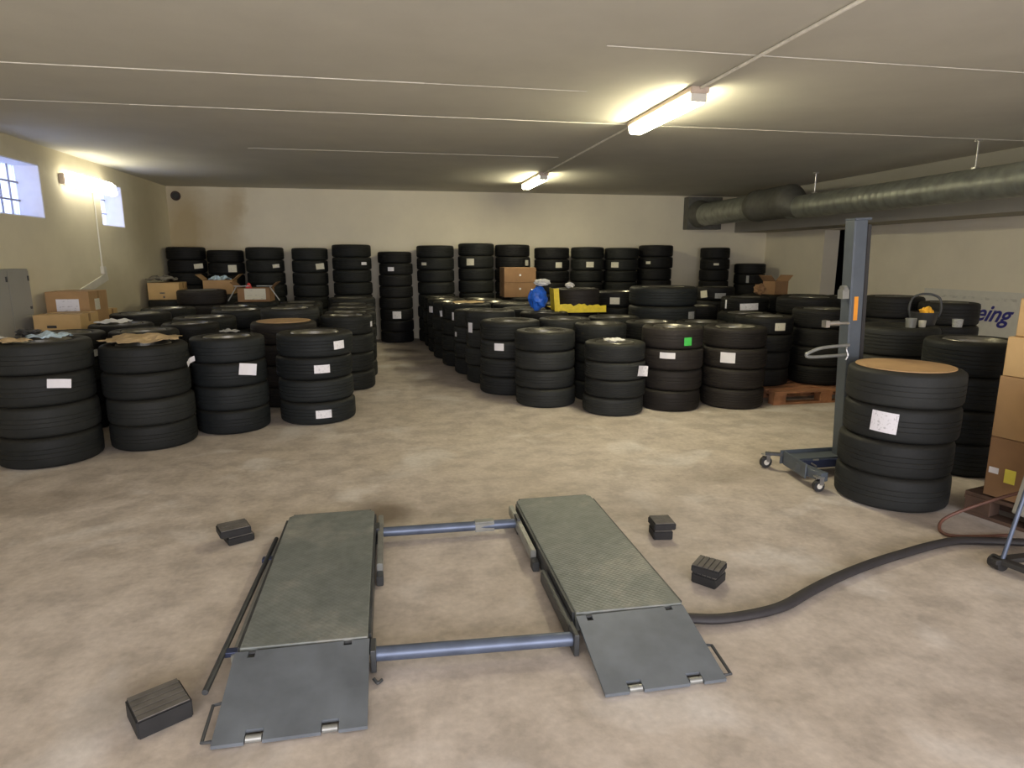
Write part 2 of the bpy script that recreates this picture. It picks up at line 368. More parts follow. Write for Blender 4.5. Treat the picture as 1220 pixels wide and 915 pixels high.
# ------------------------------------------------------------------ duct
def duct():
    t = thing('ventilation_duct', 'round galvanised ventilation duct hanging along the right side of the ceiling', 'duct', (6.1, 0, 0))
    bm = bmesh.new(); r, z = .165, 2.26
    seg = 40; ys = [-2.3]
    prof = []; y = -2.3
    while y < 9.12: prof += [(r, y), (r, y+.09), (r+.0012, y+.095), (r+.0012, y+.105)]; y += .11   # spiral-seam ribs
    rings = [[bm.verts.new((rr*math.cos(2*PI*k/seg), yy, z + rr*math.sin(2*PI*k/seg))) for k in range(seg)] for rr, yy in prof]
    for a, b in zip(rings, rings[1:]):
        for k in range(seg): bm.faces.new((a[k], a[(k+1) % seg], b[(k+1) % seg], b[k]))
    obj('main_pipe', bm, 'duct', t, smooth=True)
    bm = bmesh.new(); prof = [(.168, 8.9), (.25, 9.12), (.255, 9.18), (.25, 9.2), (.25, 9.95), (.258, 9.97), (.258, 10.01), (.25, 10.03), (.25, 10.12), (.215, 10.2)]
    rings = [[bm.verts.new((rr*math.cos(2*PI*k/seg), yy, 2.36 + (2.26-2.36)*max(0, (9.12-yy)/.22) + rr*math.sin(2*PI*k/seg))) for k in range(seg)] for rr, yy in prof]
    for a, b in zip(rings, rings[1:]):
        for k in range(seg): bm.faces.new((a[k], a[(k+1) % seg], b[(k+1) % seg], b[k]))
    obj('silencer_sleeve', bm, 'duct_dark', t, smooth=True)
    bm = bmesh.new(); cyl(bm, (0, 10.15, 2.34), (0, 11.9, 2.34), .21, 40); obj('end_pipe', bm, 'duct', t, smooth=True)
    bm = bmesh.new(); cyl(bm, (0, 11.85, 2.34), (0, 12.1, 2.36), .21, 40, .27); bx(bm, (.10, 12.19, 2.38), (.72, .2, .62)); obj('wall_flange', bm, 'duct_dark', t)
    for y in (2.4, 5.98, 8.6):
        bm = bmesh.new(); cyl(bm, (0, y, 2.42), (0, y, ZC-.01), .008, 8); bx(bm, (0, y, ZC-.012), (.06, .04, .02)); bx(bm, (0, y, 2.43), (.05, .05, .03)); obj('hanger_rod', bm, 'zinc', t)
    return t
duct()
bm = bmesh.new(); cyl(bm, (6.75, 5.9, ZC-.05), (6.75, 5.9, ZC), .03, 12); tag(obj('ceiling_hook', bm, 'zinc'), 'small pale fixing on the ceiling right of the duct hanger', 'fixing')
t = thing('wall_vent', 'small round dark vent high on the back wall near the left corner', 'vent', (-3.55, YB, 2.56))
bm = bmesh.new(); cyl(bm, (0, -.02, 0), (0, 0, 0), .08, 28); obj('vent_ring', bm, simple('vent_brown', (.06, .035, .03), .6), t)
bm = bmesh.new(); cyl(bm, (0, -.03, 0), (0, -.02, 0), .055, 24, .06); obj('vent_cap', bm, 'mast_dark', t)

# ------------------------------------------------------------------ tires
R0, W0 = .32, .21
def tire_mesh(kind, seg=56):
    bm = bmesh.new(); R, h = R0, W0/2
    gr = {0: [-.045, -.015, .015, .045], 1: [-.03, 0, .03], 2: [-.05, -.025, 0, .025, .05]}[kind]
    gd, gw = (.004, .003) if kind != 1 else (.003, .002)
    p = [(R*.60, -.070), (R*.63, -.085), (R*.72, -h*.985), (R*.84, -h), (R*.93, -h*.96), (R*.975, -h*.86), (R*.993, -h*.74)]
    for g in gr: p += [(R, g-gw-.001), (R-gd, g-gw*.5), (R-gd, g+gw*.5), (R, g+gw+.001)]
    p += [(R*.993, h*.74), (R*.975, h*.86), (R*.93, h*.96), (R*.84, h), (R*.72, h*.985), (R*.63, .085), (R*.60, .070), (R*.62, .055), (R*.90, .06), (R*.94, 0), (R*.90, -.06), (R*.62, -.055)]
    lathe(bm, p, seg, True)
    bmesh.ops.translate(bm, verts=bm.verts[:], vec=(0, 0, h))
    bmesh.ops.recalc_face_normals(bm, faces=bm.faces[:])
    me = bpy.data.meshes.new('car_tire_mesh'); bm.to_mesh(me); bm.free()
    for q in me.polygons: q.use_smooth = True
    me.set_sharp_from_angle(angle=math.radians(40))
    return me
def rim_mesh():
    bm = bmesh.new(); R = R0*.60
    lathe(bm, [(R*1.02, .012), (R*1.05, .004), (R*1.0, -.006), (R*.95, -.014), (R*.92, -.05), (R*.90, -.15), (R*.87, -.15), (R*.89, -.05), (R*.93, -.008)], 44, True)
    for k in range(5):
        for s in (-.13, .13):
            a = 2*PI*k/5 + s; q = Matrix.Rotation(a, 3, 'Z')
            bx(bm, q @ Vector((R*.53, 0, -.035)), (R*.80, .022, .022), q @ Matrix.Rotation(.08, 3, 'Y'))
    cyl(bm, (0, 0, -.055), (0, 0, -.022), .042, 24, .034)
    for v in bm.verts: v.co.z += W0*.93
    bmesh.ops.recalc_face_normals(bm, faces=bm.faces[:])
    me = bpy.data.meshes.new('wheel_rim_mesh'); bm.to_mesh(me); bm.free(); me.materials.append(M['alloy']); 
    return me
TM = {}
for k in range(3):
    for m in range(len(RUB)):
        me = tire_mesh(k) if m == 0 else TM[(k, 0)].copy()
        me.materials.clear(); me.materials.append(RUB[m]); TM[(k, m)] = me
RIM = rim_mesh()
def label_patch(w, h, zc, curl=0, tilt=0):
    """a paper label bent round the tread; angle 0 faces local +X"""
    bm = bmesh.new(); nx, nz = 8, 4; g = []
    for j in range(nz+1):
        row = []
        for i in range(nx+1):
            u = (i/nx-.5)*w; v = (j/nz-.5)*h
            uu = u*math.cos(tilt) - v*math.sin(tilt); vv = u*math.sin(tilt) + v*math.cos(tilt)
            r = R0 + .003 + curl*max(0, i/nx-.5)**2*.25
            row.append(bm.verts.new((r*math.cos(uu/R0), r*math.sin(uu/R0), zc+vv)))
        g.append(row)
    for j in range(nz):
        for i in range(nx): bm.faces.new((g[j][i], g[j][i+1], g[j+1][i+1], g[j+1][i]))
    return bm
ORD4 = {4: ['topmost', 'second-from-top', 'third-from-top', 'bottom']}
def ords(n):
    names = ['topmost', 'second-from-top', 'third-from-top', 'fourth-from-top', 'fifth-from-top', 'sixth-from-top', 'seventh-from-top']
    return names[:n-1] + ['bottom']
STACKS = []
# tires of each stack, floor first, that the photo shows (1) or hides behind the others (0)
VIS = '1111 1111 1111 1111 1111 1111 0001 0001 0111 1111 0001 1111 0001 1111 0001 0001 0011 0001 0001 00011 0000 0001 0001 0001 0001 0001 0001 00001111 00000111 00011111 00111111 00011111 11111111 11111111 00011111 00011111 00011111 00001111 00001111 00001111 00001111 0001111 1111 1111 1111 1111 1111 1111 1111 1111 1111 1111 1111 1111 1111 1111 0001 1011 0001 0001 00011 0001 0001 0001 1 00011 00001 0001 0011 00011 00011 0001 00001 00001 0000 0001 0001 0000 0000 0001 0000 0000 0000 0000 0001 0000 0000 0000 0001 0001 1111 1111 0011 00011 00011'.split()
HIDDEN = []
def stack(x, y, D, w, n, desc, kind=None, mat=None, labels=(), rim=True, z0=0, group='tire stacks', lean=(0, 0)):
    """n tires piled flat from z0; labels: (level from top, sideways -1..1 seen from the aisle, w, h, tilt, material, height in tire)"""
    kind = random.choice((0, 0, 1, 2)) if kind is None else kind
    mat = random.choice((0, 0, 1, 3)) if mat is None else mat
    od = ords(n); toward = math.atan2(-y, -x)
    row = VIS[len(STACKS)] if len(STACKS) < len(VIS) else '1'*n
    STACKS.append((x, y, D, z0, n*w, n))
    for i in range(n):
        lev = n-1-i
        j = .010
        dx, dy = random.uniform(-j, j), random.uniform(-j, j)
        s = D/(2*R0)*random.uniform(.992, 1.004)
        rz = random.uniform(0, 2*PI); pos = (x + dx + lean[0]*i, y + dy + lean[1]*i, z0 + i*w)
        if row[i] == '0':
            HIDDEN.append((pos, s, w/W0)); continue
        o = bpy.data.objects.new('car_tire', TM[(kind, mat)]); C.objects.link(o)
        o.location = pos; o.scale = (s, s, w/W0); o.rotation_euler = (0, 0, rz)
        has = [l for l in labels if l[0] == lev]
        word = 'black tire'
        if has and has[0][5] not in ('green_paper',): word = 'black tire with white label'
        if has and has[0][5] == 'green_paper': word = 'black tire with small green label'
        tag(o, '%s %s %s' % (od[lev], word, desc), 'tire', group)
        if lev == 0 and rim:
            rr = bpy.data.objects.new('wheel_rim', RIM); C.objects.link(rr); rr.parent = o; rr['label'] = 'dusty silver rim'
        for l in has:
            a = toward + math.asin(l[1]); zc = l[6] if len(l) > 6 else .105
            ob = obj('paper_label', label_patch(l[2]/s, l[3]/(w/W0), zc, .6 if abs(l[4]) > .05 else 0, l[4]), l[5], o, smooth=True)
            ob.rotation_euler = (0, 0, a - rz); ob['label'] = 'green paper label' if l[5] == 'green_paper' else 'white paper label'

LG, BG, RG, FG = 'tires in the left block of stacks', 'tires in the row along the back wall', 'tires in the right block of stacks', 'tires in the stacks by the right edge'
# left block
stack(-2.58, 5.30, .68, .2275, 4, 'in nearest left stack, cluttered with paper scraps', 1, 0, [(1, .26, .13, .065, -.12, 'paper_plain', .15)], group=LG)
stack(-1.96, 5.60, .64, .208, 4, 'in front stack with torn brown paper', 1, 0, [(0, .96, .1, .05, .4, 'paper_plain', .04)], group=LG)
stack(-1.42, 6.00, .62, .208, 4, 'in stack right of torn brown paper stack', 1, 3, [(1, .42, .13, .10, -.15, 'paper_plain', .15)], group=LG)
stack(-.71, 6.23, .69, .208, 4, 'in front stack at the left side of aisle', 0, 3, [(0, .60, .115, .075, .04, 'paper'), (1, .18, .14, .075, 0, 'paper'), (3, .12, .14, .075, 0, 'paper')], group=LG)
stack(-.50, 7.70, .60, .215, 4, 'in second stack along left side of aisle', 0, 0, [(0, .93, .06, .06, 0, 'paper_plain')], group=LG)
stack(-.50, 8.45, .64, .21, 4, 'in third stack along left side of aisle', group=LG)
stack(-.52, 9.20, .64, .21, 4, 'in fourth stack along left side of aisle', group=LG)
stack(-.55, 9.95, .64, .21, 4, 'in fifth stack along left side of aisle', group=LG)
stack(-.60, 10.80, .76, .22, 4, 'in wide stack farthest along left side of aisle', 0, 4, group=LG)
stack(-2.84, 6.28, .62, .215, 4, 'in stack just behind the nearest left one', 0, 1, [(0, .62, .1, .06, .1, 'paper_dull', .04)], group=LG)
stack(-2.22, 6.38, .58, .215, 4, 'in stack behind the torn brown paper', 0, 1, group=LG)
stack(-2.00, 7.02, .54, .215, 4, 'in narrow second stack behind torn brown paper', 0, 1, group=LG)
stack(-2.66, 7.05, .58, .215, 4, 'in stack right of the left-wall cartons', 0, 1, group=LG)
stack(-1.09, 6.99, .66, .215, 4, 'in left-block stack capped by tan disc', 0, 2, rim=False, group=LG)
stack(-1.14, 7.85, .66, .235, 4, 'in stack behind the one with tan disc', 0, 4, group=LG)
stack(-2.05, 7.75, .66, .215, 4, 'in middle left-block stack before the open print carton', 0, 0, group=LG)
stack(-1.85, 8.52, .66, .22, 4, 'in left-block stack directly before the open print carton', 0, 4, group=LG)
stack(-2.95, 8.40, .66, .215, 4, 'in shiny-topped stack beside the leaning board', 1, 1, group=LG)
stack(-2.90, 9.22, .66, .215, 4, 'in pale-rimmed stack behind the shiny-topped one', 0, 0, group=LG)
stack(-2.72, 10.20, .68, .21, 5, 'in taller stack before the blue bag carton', 0, 2, group=LG)
stack(-1.20, 8.62, .62, .215, 4, 'in second stack behind the tan disc', group=LG)
stack(-1.25, 9.40, .62, .215, 4, 'in third stack behind the tan disc', group=LG)
stack(-1.30, 10.15, .62, .215, 4, 'in fourth stack behind the tan disc', group=LG)
stack(-2.00, 10.35, .64, .215, 4, 'under the open print carton', rim=False, group=LG)
stack(-2.10, 9.45, .60, .215, 4, 'in stack between open print carton and shiny tops', group=LG)
stack(-3.34, 10.80, .60, .22, 4, 'under the pale carton by left wall', rim=False, group=LG)
stack(-2.66, 11.10, .62, .235, 4, 'under the carton holding the blue bag', rim=False, group=LG)
# back row: stacks of eight
BACK = [(-3.37, .61, 1.69, 'leftmost', [(1, .5, .13, .08, .1)]), (-2.74, .585, 1.64, 'second', [(1, .3, .14, .12, 0)]), (-2.09, .63, 1.69, 'third', [(1, .5, .10, .06, .1)]),
        (-1.35, .61, 1.68, 'fourth', [(1, .5, .13, .10, .1)]), (-.63, .68, 1.74, 'fifth', [(1, .6, .11, .05, 0)]), (.13, .60, 1.62, 'sixth', [(1, -.3, .11, .07, 0), (5, .0, .15, .13, 0)]),
        (.86, .68, 1.73, 'seventh', [(1, -.6, .11, .05, 0)]), (1.60, .66, 1.77, 'eighth', [(1, -.3, .14, .12, 0)]), (2.29, .65, 1.75, 'ninth', [(1, .8, .1, .1, 0)]),
        (3.05, .66, 1.70, 'tenth', [(1, .4, .13, .1, 0)]), (3.74, .63, 1.71, 'eleventh', [(1, .15, .14, .1, 0)]), (4.42, .65, 1.70, 'twelfth', [(1, -.35, .15, .1, 0)]),
        (5.12, .66, 1.75, 'thirteenth', [(1, -.4, .09, .05, 0)]), (6.38, .57, 1.71, 'fourteenth', [(1, .1, .1, .04, 0)])]
for k, (x, D, H, nm, lb) in enumerate(BACK):
    n = 8
    stack(x, 11.93, D, H/n, n, 'in %s stack from left along the back wall' % nm, 0, (1, 1, 0, 0, 0, 1, 0, 0, 1, 1, 0, 0, 1, 1)[k],
          [(*q, 'paper' if k in (4, 5) else 'paper_cream') for q in lb], rim=False, group=BG)
stack(7.12, 11.86, .60, .2, 7, 'in taped stack in the back right corner', 1, 1, [(1, -.1, .05, .14, 0, 'paper_dull')], rim=False, group=BG)
# right block, front row
stack(1.33, 7.13, .68, .205, 4, 'in front stack at the right side of aisle', 0, 4, [(1, -.35, .11, .08, 0, 'paper_plain', .14)], group=RG)
stack(1.59, 6.46, .63, .193, 4, 'in unlabelled front stack right of the aisle', 1, 4, group=RG)
stack(2.18, 5.97, .60, .175, 4, 'in lowest front stack with silver rim', 2, 4, [(1, .86, .12, .10, -.15, 'paper', .1)], group=RG)
stack(2.82, 6.04, .61, .209, 4, 'in front stack with green label on top', 1, 2, [(0, .5, .08, .08, .02, 'green_paper', .08), (1, -.15, .15, .06, 0, 'paper_plain', .15)], group=RG)
stack(3.50, 6.03, .63, .205, 4, 'in front stack left of the reddish pallet', 2, 2, [(1, -.2, .145, .105, 0, 'paper_plain', .12)], group=RG)
# on the pallet
stack(4.03, 6.38, .61, .186, 4, 'at the left end of the reddish pallet', 1, 1, [(0, .55, .12, .08, 0, 'paper_cream', .1)], z0=.145, group=RG)
stack(4.70, 6.30, .61, .205, 4, 'at the right end of the reddish pallet', 2, 1, z0=.145, group=RG)
# edge of the aisle going back
stack(1.22, 7.80, .62, .22, 4, 'in second stack along right side of aisle', 1, 4, [(0, -.78, .08, .12, 0, 'paper_plain', .02)], group=RG)
stack(1.14, 8.45, .62, .21, 4, 'in third stack along right side of aisle', 0, 4, [(1, -.9, .05, .06, 0, 'paper_plain')], group=RG)
stack(1.08, 9.14, .70, .22, 4, 'in fourth stack along right side of aisle', 0, 0, [(0, -.45, .10, .11, 0, 'paper_plain', .05)], group=RG)
stack(.97, 9.86, .64, .215, 4, 'in fifth stack along right side of aisle', 0, 0, [(0, -.5, .12, .09, .2, 'paper_plain', .05)], group=RG)
stack(.92, 10.53, .62, .215, 4, 'in sixth stack along right side of aisle', 0, 0, [(0, -.8, .1, .10, 0, 'paper_plain', .05)], group=RG)
stack(.89, 11.22, .62, .213, 4, 'in seventh stack along right side of aisle', 0, 0, group=RG)
# second and further rows
stack(2.24, 6.60, .56, .205, 4, 'in stack behind the lowest front stack', 0, 0, group=RG)
stack(2.86, 6.69, .58, .205, 4, 'in stack behind the green-labelled one', 0, 1, group=RG)
stack(3.50, 6.77, .58, .20, 4, 'in stack behind the one left of pallet', 0, 0, group=RG)
stack(2.00, 7.22, .62, .205, 4, 'in stack before the yellow sheet', 0, 4, group=RG)
stack(2.66, 7.35, .62, .205, 4, 'in stack left of the wide pair of tires', 0, 0, group=RG)
stack(3.40, 7.62, .84, .232, 5, 'in widest stack behind the green-labelled one', 0, 3, [(1, .85, .14, .1, 0, 'paper_dull')], group=RG)
stack(1.92, 7.92, .62, .21, 4, 'in stack left of the yellow sheet', group=RG)
stack(1.82, 8.60, .62, .21, 4, 'in stack behind the blue bag', group=RG)
stack(2.44, 8.30, .62, .212, 4, 'supporting the yellow sheet', 0, 1, rim=False, group=RG)
stack(2.46, 8.32, .62, .25, 1, 'lying alone on the yellow sheet', 1, 2, z0=.862, rim=False, group=RG)
stack(3.12, 8.50, .58, .212, 5, 'in tall stack right of the yellow sheet', 0, 1, [(0, -.1, .13, .09, 0, 'paper_cream', .09)], group=RG)
stack(4.88, 8.20, .64, .196, 5, 'in stack with long white label behind pallet', 0, 1, [(0, .2, .24, .09, .05, 'paper', .08), (0, -.75, .03, .12, 0, 'paper_plain')], group=RG)
stack(4.20, 8.35, .62, .215, 4, 'in stack left of the long label one', 0, 1, group=RG)
stack(5.62, 8.90, .68, .24, 4, 'in stack under the crushed brown carton', 0, 1, [(0, 0, .15, .08, 0, 'paper_dull', .08)], rim=False, group=RG)
stack(5.14, 9.55, .62, .212, 5, 'in stack with two labels before far corner', 0, 1, [(0, -.5, .13, .11, .15, 'paper_cream', .1), (0, .3, .17, .08, 0, 'paper_dull', .08)], group=RG)
stack(5.10, 7.12, .74, .208, 5, 'in wide stack behind the pallet', 0, 1, group=RG)
stack(4.30, 7.22, .66, .212, 4, 'in stack behind left end of pallet', 0, 0, group=RG)
stack(5.86, 7.30, .68, .206, 5, 'in stack right of the wide one behind pallet', 0, 1, group=RG)
stack(5.75, 8.08, .66, .20, 5, 'in stack two behind the lifting mast', 0, 1, group=RG)
stack(5.62, 6.45, .62, .215, 4, 'in stack right of the pallet behind the mast', 0, 1, group=RG)
k = 0
for row, (y, xs) in enumerate(((9.25, (1.80, 2.50, 3.25, 3.95)), (9.95, (1.68, 2.38, 3.12, 3.82, 4.5)), (10.62, (1.56, 3.3, 4.02, 4.75)), (11.27, (1.54,)))):
    for q, x in enumerate(xs):
        stack(x, y, .61, random.choice((.205, .21, .215)), 4, 'in the %s stack of %s, behind the yellow sheet' % (
            ('first', 'second', 'third', 'fourth', 'fifth')[q], ('fourth-last inner row', 'third-last inner row', 'second-last inner row', 'last inner row')[row]), group=RG)
stack(2.22, 10.85, .66, .215, 4, 'directly under the pair of brown cartons', 0, 1, rim=False, group=RG)
# right edge
stack(3.11, 3.37, .64, .212, 4, 'in near right stack capped by tan disc', 1, 4, [(1, -.25, .145, .125, -.05, 'paper', .12)], rim=False, group=FG, lean=(.006, 0))
stack(4.06, 3.80, .62, .236, 4, 'between near tan-disc stack and right cartons', 2, 3, group=FG)
stack(4.27, 4.75, .66, .235, 4, 'in stack carrying the small bucket', 2, 4, rim=False, group=FG)
stack(5.28, 5.95, .58, .222, 5, 'in stack left-behind the small bucket', 0, 1, group=FG)
stack(5.42, 5.40, .52, .216, 5, 'in stack right-behind the small bucket', 0, 1, group=FG)

# the tires nobody can see or count, deep inside the blocks, as one object
def hidden_tires():
    lo = tire_mesh(1, 28); bm = bmesh.new()
    for p, sx, sz in HIDDEN:
        a = len(bm.verts); bm.from_mesh(lo); bm.verts.ensure_lookup_table()
        for v in bm.verts[a:]: v.co = Vector((v.co.x*sx + p[0], v.co.y*sx + p[1], v.co.z*sz + p[2]))
    o = obj('tire_pile', bm, RUB[1], smooth=True); o['kind'] = 'stuff'
    tag(o, 'black tires filling the dark gaps deep behind the front stacks', 'tires')
hidden_tires()

# discs and clutter lying on the stacks
def disc(x, y, z, r, label):
    bm = bmesh.new(); cyl(bm, (0, 0, 0), (0, 0, .006), r, 56); return tag(obj('hardboard_disc', bm, 'board', loc=(x, y, z), bevel=.002), label, 'disc', 'tan discs lying on tire stacks')
disc(3.12, 3.37, .849, .272, 'round tan disc on the near right tire stack')
disc(-1.09, 6.99, .861, .27, 'round tan disc on a stack in the left block')
def crumple(name, x, y, z, rx, ry, h, mat, label, cat, seed=0, n=14, torn=False, folds=1.0, rz=0):
    rnd = random.Random(seed); bm = bmesh.new(); g = []
    for j in range(n+1):
        row = []
        for i in range(n+1):
            u, v = i/n*2-1, j/n*2-1
            edge = max(abs(u), abs(v)); k = 1 + (rnd.uniform(-.12, .12) if torn and edge > .95 else 0)
            zz = h*(abs(math.sin(u*3.1*folds+v*1.7+seed))*.5 + abs(math.sin(v*2.6*folds-u*2.2+seed*2))*.35 + rnd.uniform(0, .3))*(1-.55*edge)
            row.append(bm.verts.new((u*rx*k*math.sqrt(1-v*v*.35), v*ry*k*math.sqrt(1-u*u*.35), zz+.003)))
        g.append(row)
    for j in range(n):
        for i in range(n): bm.faces.new((g[j][i], g[j][i+1], g[j+1][i+1], g[j+1][i]))
    o = obj(name, bm, mat, loc=(x, y, z), rot=(0, 0, rz)); sd = o.modifiers.new('solid', 'SOLIDIFY'); sd.thickness = .003
    return tag(o, label, cat)
def lump(name, x, y, z, r, mat, label, cat, seed=1, sub=3, amp=.28):
    rnd = random.Random(seed); bm = bmesh.new(); bmesh.ops.create_icosphere(bm, subdivisions=sub, radius=1)
    ph = [rnd.uniform(0, 6) for _ in range(6)]
    for v in bm.verts:
        c = v.co; k = 1 + amp*(math.sin(c.x*5+ph[0])*math.sin(c.y*6+ph[1]) + .6*math.sin(c.z*9+ph[2]+c.x*4)) + rnd.uniform(-.06, .06)
        v.co = Vector((c.x*r[0]*k, c.y*r[1]*k, c.z*r[2]*k))
    lo = min(v.co.z for v in bm.verts)
    for v in bm.verts: v.co.z -= lo
    return tag(obj(name, bm, mat, loc=(x, y, z)), label, cat)
crumple('wrapping_paper', -1.98, 5.60, .834, .27, .25, .085, 'kraft', 'torn brown wrapping paper draped over a tire stack', 'paper', 3, torn=True)
crumple('paper_sheet', -2.86, 5.22, .912, .09, .10, .04, 'white_bag', 'crumpled whitish paper on nearest left stack, at its left side', 'paper', 5, torn=True)
crumple('plastic_wrap', -2.50, 5.30, .912, .13, .12, .06, 'pale_blue_bag', 'pale blue plastic wrap on nearest left stack', 'wrap', 8, torn=True)
crumple('wrapping_paper', -2.66, 5.10, .912, .12, .09, .035, 'kraft', 'small brown paper scrap on nearest left stack', 'paper', 11, torn=True)
lump('work_glove', -2.70, 5.42, .912, (.075, .06, .03), 'mast_dark', 'small black crumpled glove on nearest left stack', 'glove', 4)
crumple('paper_sheet', -2.72, 7.05, .862, .16, .14, .05, 'white_bag', 'crumpled white paper on the stack by the left-wall cartons', 'paper', 15, torn=True)
crumple('plastic_wrap', -1.45, 6.22, .834, .09, .05, .035, 'grey_cab', 'small crumpled clear wrap on a left-block stack', 'wrap', 21)
crumple('paper_sheet', 2.16, 5.95, .702, .10, .09, .04, 'white_bag', 'crumpled white paper on the lowest front stack', 'paper', 31, torn=True)
crumple('paper_sheet', 1.10, 9.10, .882, .22, .20, .03, 'kraft', 'brownish sheet on the fourth right-aisle stack', 'paper', 33, torn=True)

# ------------------------------------------------------------------ cartons
def carton(cx, cy, z, sx, sy, sz, rz, mat, label, tape=True, group=None, top='closed', hole=False, sticker=None, name='carton'):
    t = thing(name, label, 'box', (cx, cy, z), rz, group)
    bm = bmesh.new()
    if top == 'closed':
        bx(bm, (0, 0, sz/2), (sx, sy, sz))
    else:
        th = .006
        for a in ((0, -sy/2+th/2, sz/2, sx, th, sz), (0, sy/2-th/2, sz/2, sx, th, sz), (-sx/2+th/2, 0, sz/2, th, sy, sz), (sx/2-th/2, 0, sz/2, th, sy, sz), (0, 0, th/2, sx, sy, th)):
            bx(bm, a[:3], a[3:])
    obj('carton_body', bm, mat, t, bevel=.004)
    if top == 'closed':
        for s in (-1, 1):
            bm = bmesh.new(); bx(bm, (0, s*(sy/4+.0012), sz+.002), (sx-.006, sy/2-.004, .004)); obj('flap', bm, mat, t)
    else:
        for s in (-1, 1):
            bm = bmesh.new(); bx(bm, (s*(sx/2+.05), 0, sz+.045), (.006, sy*.96, .13), Matrix.Rotation(s*.85, 3, 'Y')); obj('flap', bm, mat, t)
    if tape and top == 'closed':
        bm = bmesh.new(); bx(bm, (0, 0, sz+.005), (sx, .05, .0015))
        for s in (-1, 1): bx(bm, (s*(sx/2+.001), 0, sz-.04), (.0015, .05, .08))
        obj('tape_strip', bm, 'tape', t)
    if hole:
        bm = bmesh.new(); bx(bm, (-.05, -sy/2-.001, sz*.62), (.085, .004, .026)); obj('hand_hole', bm, 'mast_dark', t, bevel=.001)
    for st in (sticker or []):
        face, u, v, w, h, m = st; bm = bmesh.new()
        if face == 'front': bx(bm, (u, -sy/2-.0015, v), (w, .002, h))
        elif face == 'left': bx(bm, (-sx/2-.0015, u, v), (.002, w, h))
        elif face == 'right': bx(bm, (sx/2+.0015, u, v), (.002, w, h))
        obj('box_label', bm, m, t)['label'] = 'yellow sticker' if m == 'yellow_sign' else 'printed white label'
    return t
LB = 'cartons along the left wall'
carton(-3.27, 7.28, 0, .44, .44, .64, 0, 'carton', 'large carton on the floor under the hand-hole carton at left wall', group=LB)
carton(-3.25, 7.28, .647, .42, .42, .30, 0, 'carton_light', 'tan carton with dark hand hole beside the grey wall cabinet', hole=True, group=LB)
carton(-3.40, 7.86, 0, .40, .50, .80, 0, 'carton', 'tall carton on the floor behind the hand-hole carton', group=LB)
carton(-3.38, 7.86, .808, .42, .46, .34, 0, 'carton', 'brown carton with white printed label on left wall pile', sticker=[('front', .0, .20, .22, .13, 'paper'), ('right', -.04, .2, .12, .12, 'paper_cream')], group=LB)
carton(-3.45, 8.55, .0, .28, .30, .90, 0, 'carton_light', 'small pale carton behind the printed-label carton', group=LB)
carton(-3.36, 10.80, .885, .44, .42, .25, 0, 'carton_light', 'pale carton in left back corner with dark clutter on it', sticker=[('front', -.02, .10, .07, .02, 'grey_line'), ('front', 0, .04, .025, .03, 'grey_line')], group=LB)
crumple('work_jacket', -3.42, 10.76, 1.145, .22, .18, .13, 'grey_bag', 'dark crumpled cloth heap on the pale corner carton', 'cloth', 41)
t = carton(-2.66, 11.08, .945, .44, .40, .22, .05, 'carton', 'open carton holding a pale blue plastic bag', top='open', group=LB)
crumple('plastic_bag', -2.66, 11.07, 1.13, .17, .15, .13, 'pale_blue_bag', 'pale blue and white plastic bag in an open carton', 'bag', 47)
t = carton(-1.98, 10.33, .865, .46, .40, .20, 0, 'carton_dark', 'open dark carton with white printed sheet on its front', top='open', sticker=[('front', .02, .115, .30, .16, 'paper_cream')], group=LB)
for s in (-1, 1):
    bm = bmesh.new(); bx(bm, (s*.30, -.20, .12), (.012, .03, .24), Matrix.Rotation(-s*.55, 3, 'Y')); bx(bm, (s*.16, -.20, .235), (.22, .03, .012)); obj('carrying_strap', bm, 'paper_dull', t)
lump('red_can', -2.08, 10.33, .875, (.05, .05, .14), 'red', 'small red item poking out of the open dark carton', 'container', 3, 2, .05)
CB = 'brown cartons on the far tire stack'
carton(2.16, 10.80, .862, .54, .44, .24, 0, 'carton_dark', 'lower of two brown cartons stacked on tires near back wall', sticker=[('front', .0, .14, .03, .03, 'paper_plain')], group=CB)
carton(2.16, 10.80, 1.108, .54, .44, .24, 0, 'carton_dark', 'upper of two brown cartons stacked on tires near back wall', sticker=[('front', .0, .12, .03, .03, 'paper_plain')], group=CB)
carton(5.80, 8.92, .963, .28, .24, .20, .3, 'carton_dark', 'crushed open brown carton on tires in the far right corner', top='open')
lump('paper_bag', 5.44, 8.76, .963, (.08, .07, .08), 'carton_dark', 'brown paper bag beside the crushed carton in far corner', 'bag', 54, amp=.2)
# right-hand pile on a pallet; long face runs back along the block
RZ = math.radians(14)
def local(u, v, c=(3.36, 2.97)):                                # u along the wide face to the right, v towards the camera
    return (c[0] + u*math.cos(RZ) + v*math.sin(RZ), c[1] + u*math.sin(RZ)*1 - v*math.cos(RZ))
CR = 'tan cartons piled at the right edge'
def pile(z, sz, off, label, mat, st=None):
    x, y = local(.25+off, .32+off*.5); carton(x, y, z, .48, .62, sz, RZ, mat, label, sticker=st, group=CR)
pile(.150, .345, 0, 'bottom tan carton at right edge, bearing a yellow sticker', 'carton_dark', [('left', .27, .155, .05, .035, 'paper_plain'), ('left', .185, .14, .055, .08, 'yellow_sign')])
pile(.502, .345, 0, 'second tan carton from the bottom at right edge', 'carton')
pile(.854, .215, .01, 'third tan carton from the bottom at right edge', 'carton_light')
pile(1.076, .205, .045, 'topmost tan carton at right edge', 'carton_light')
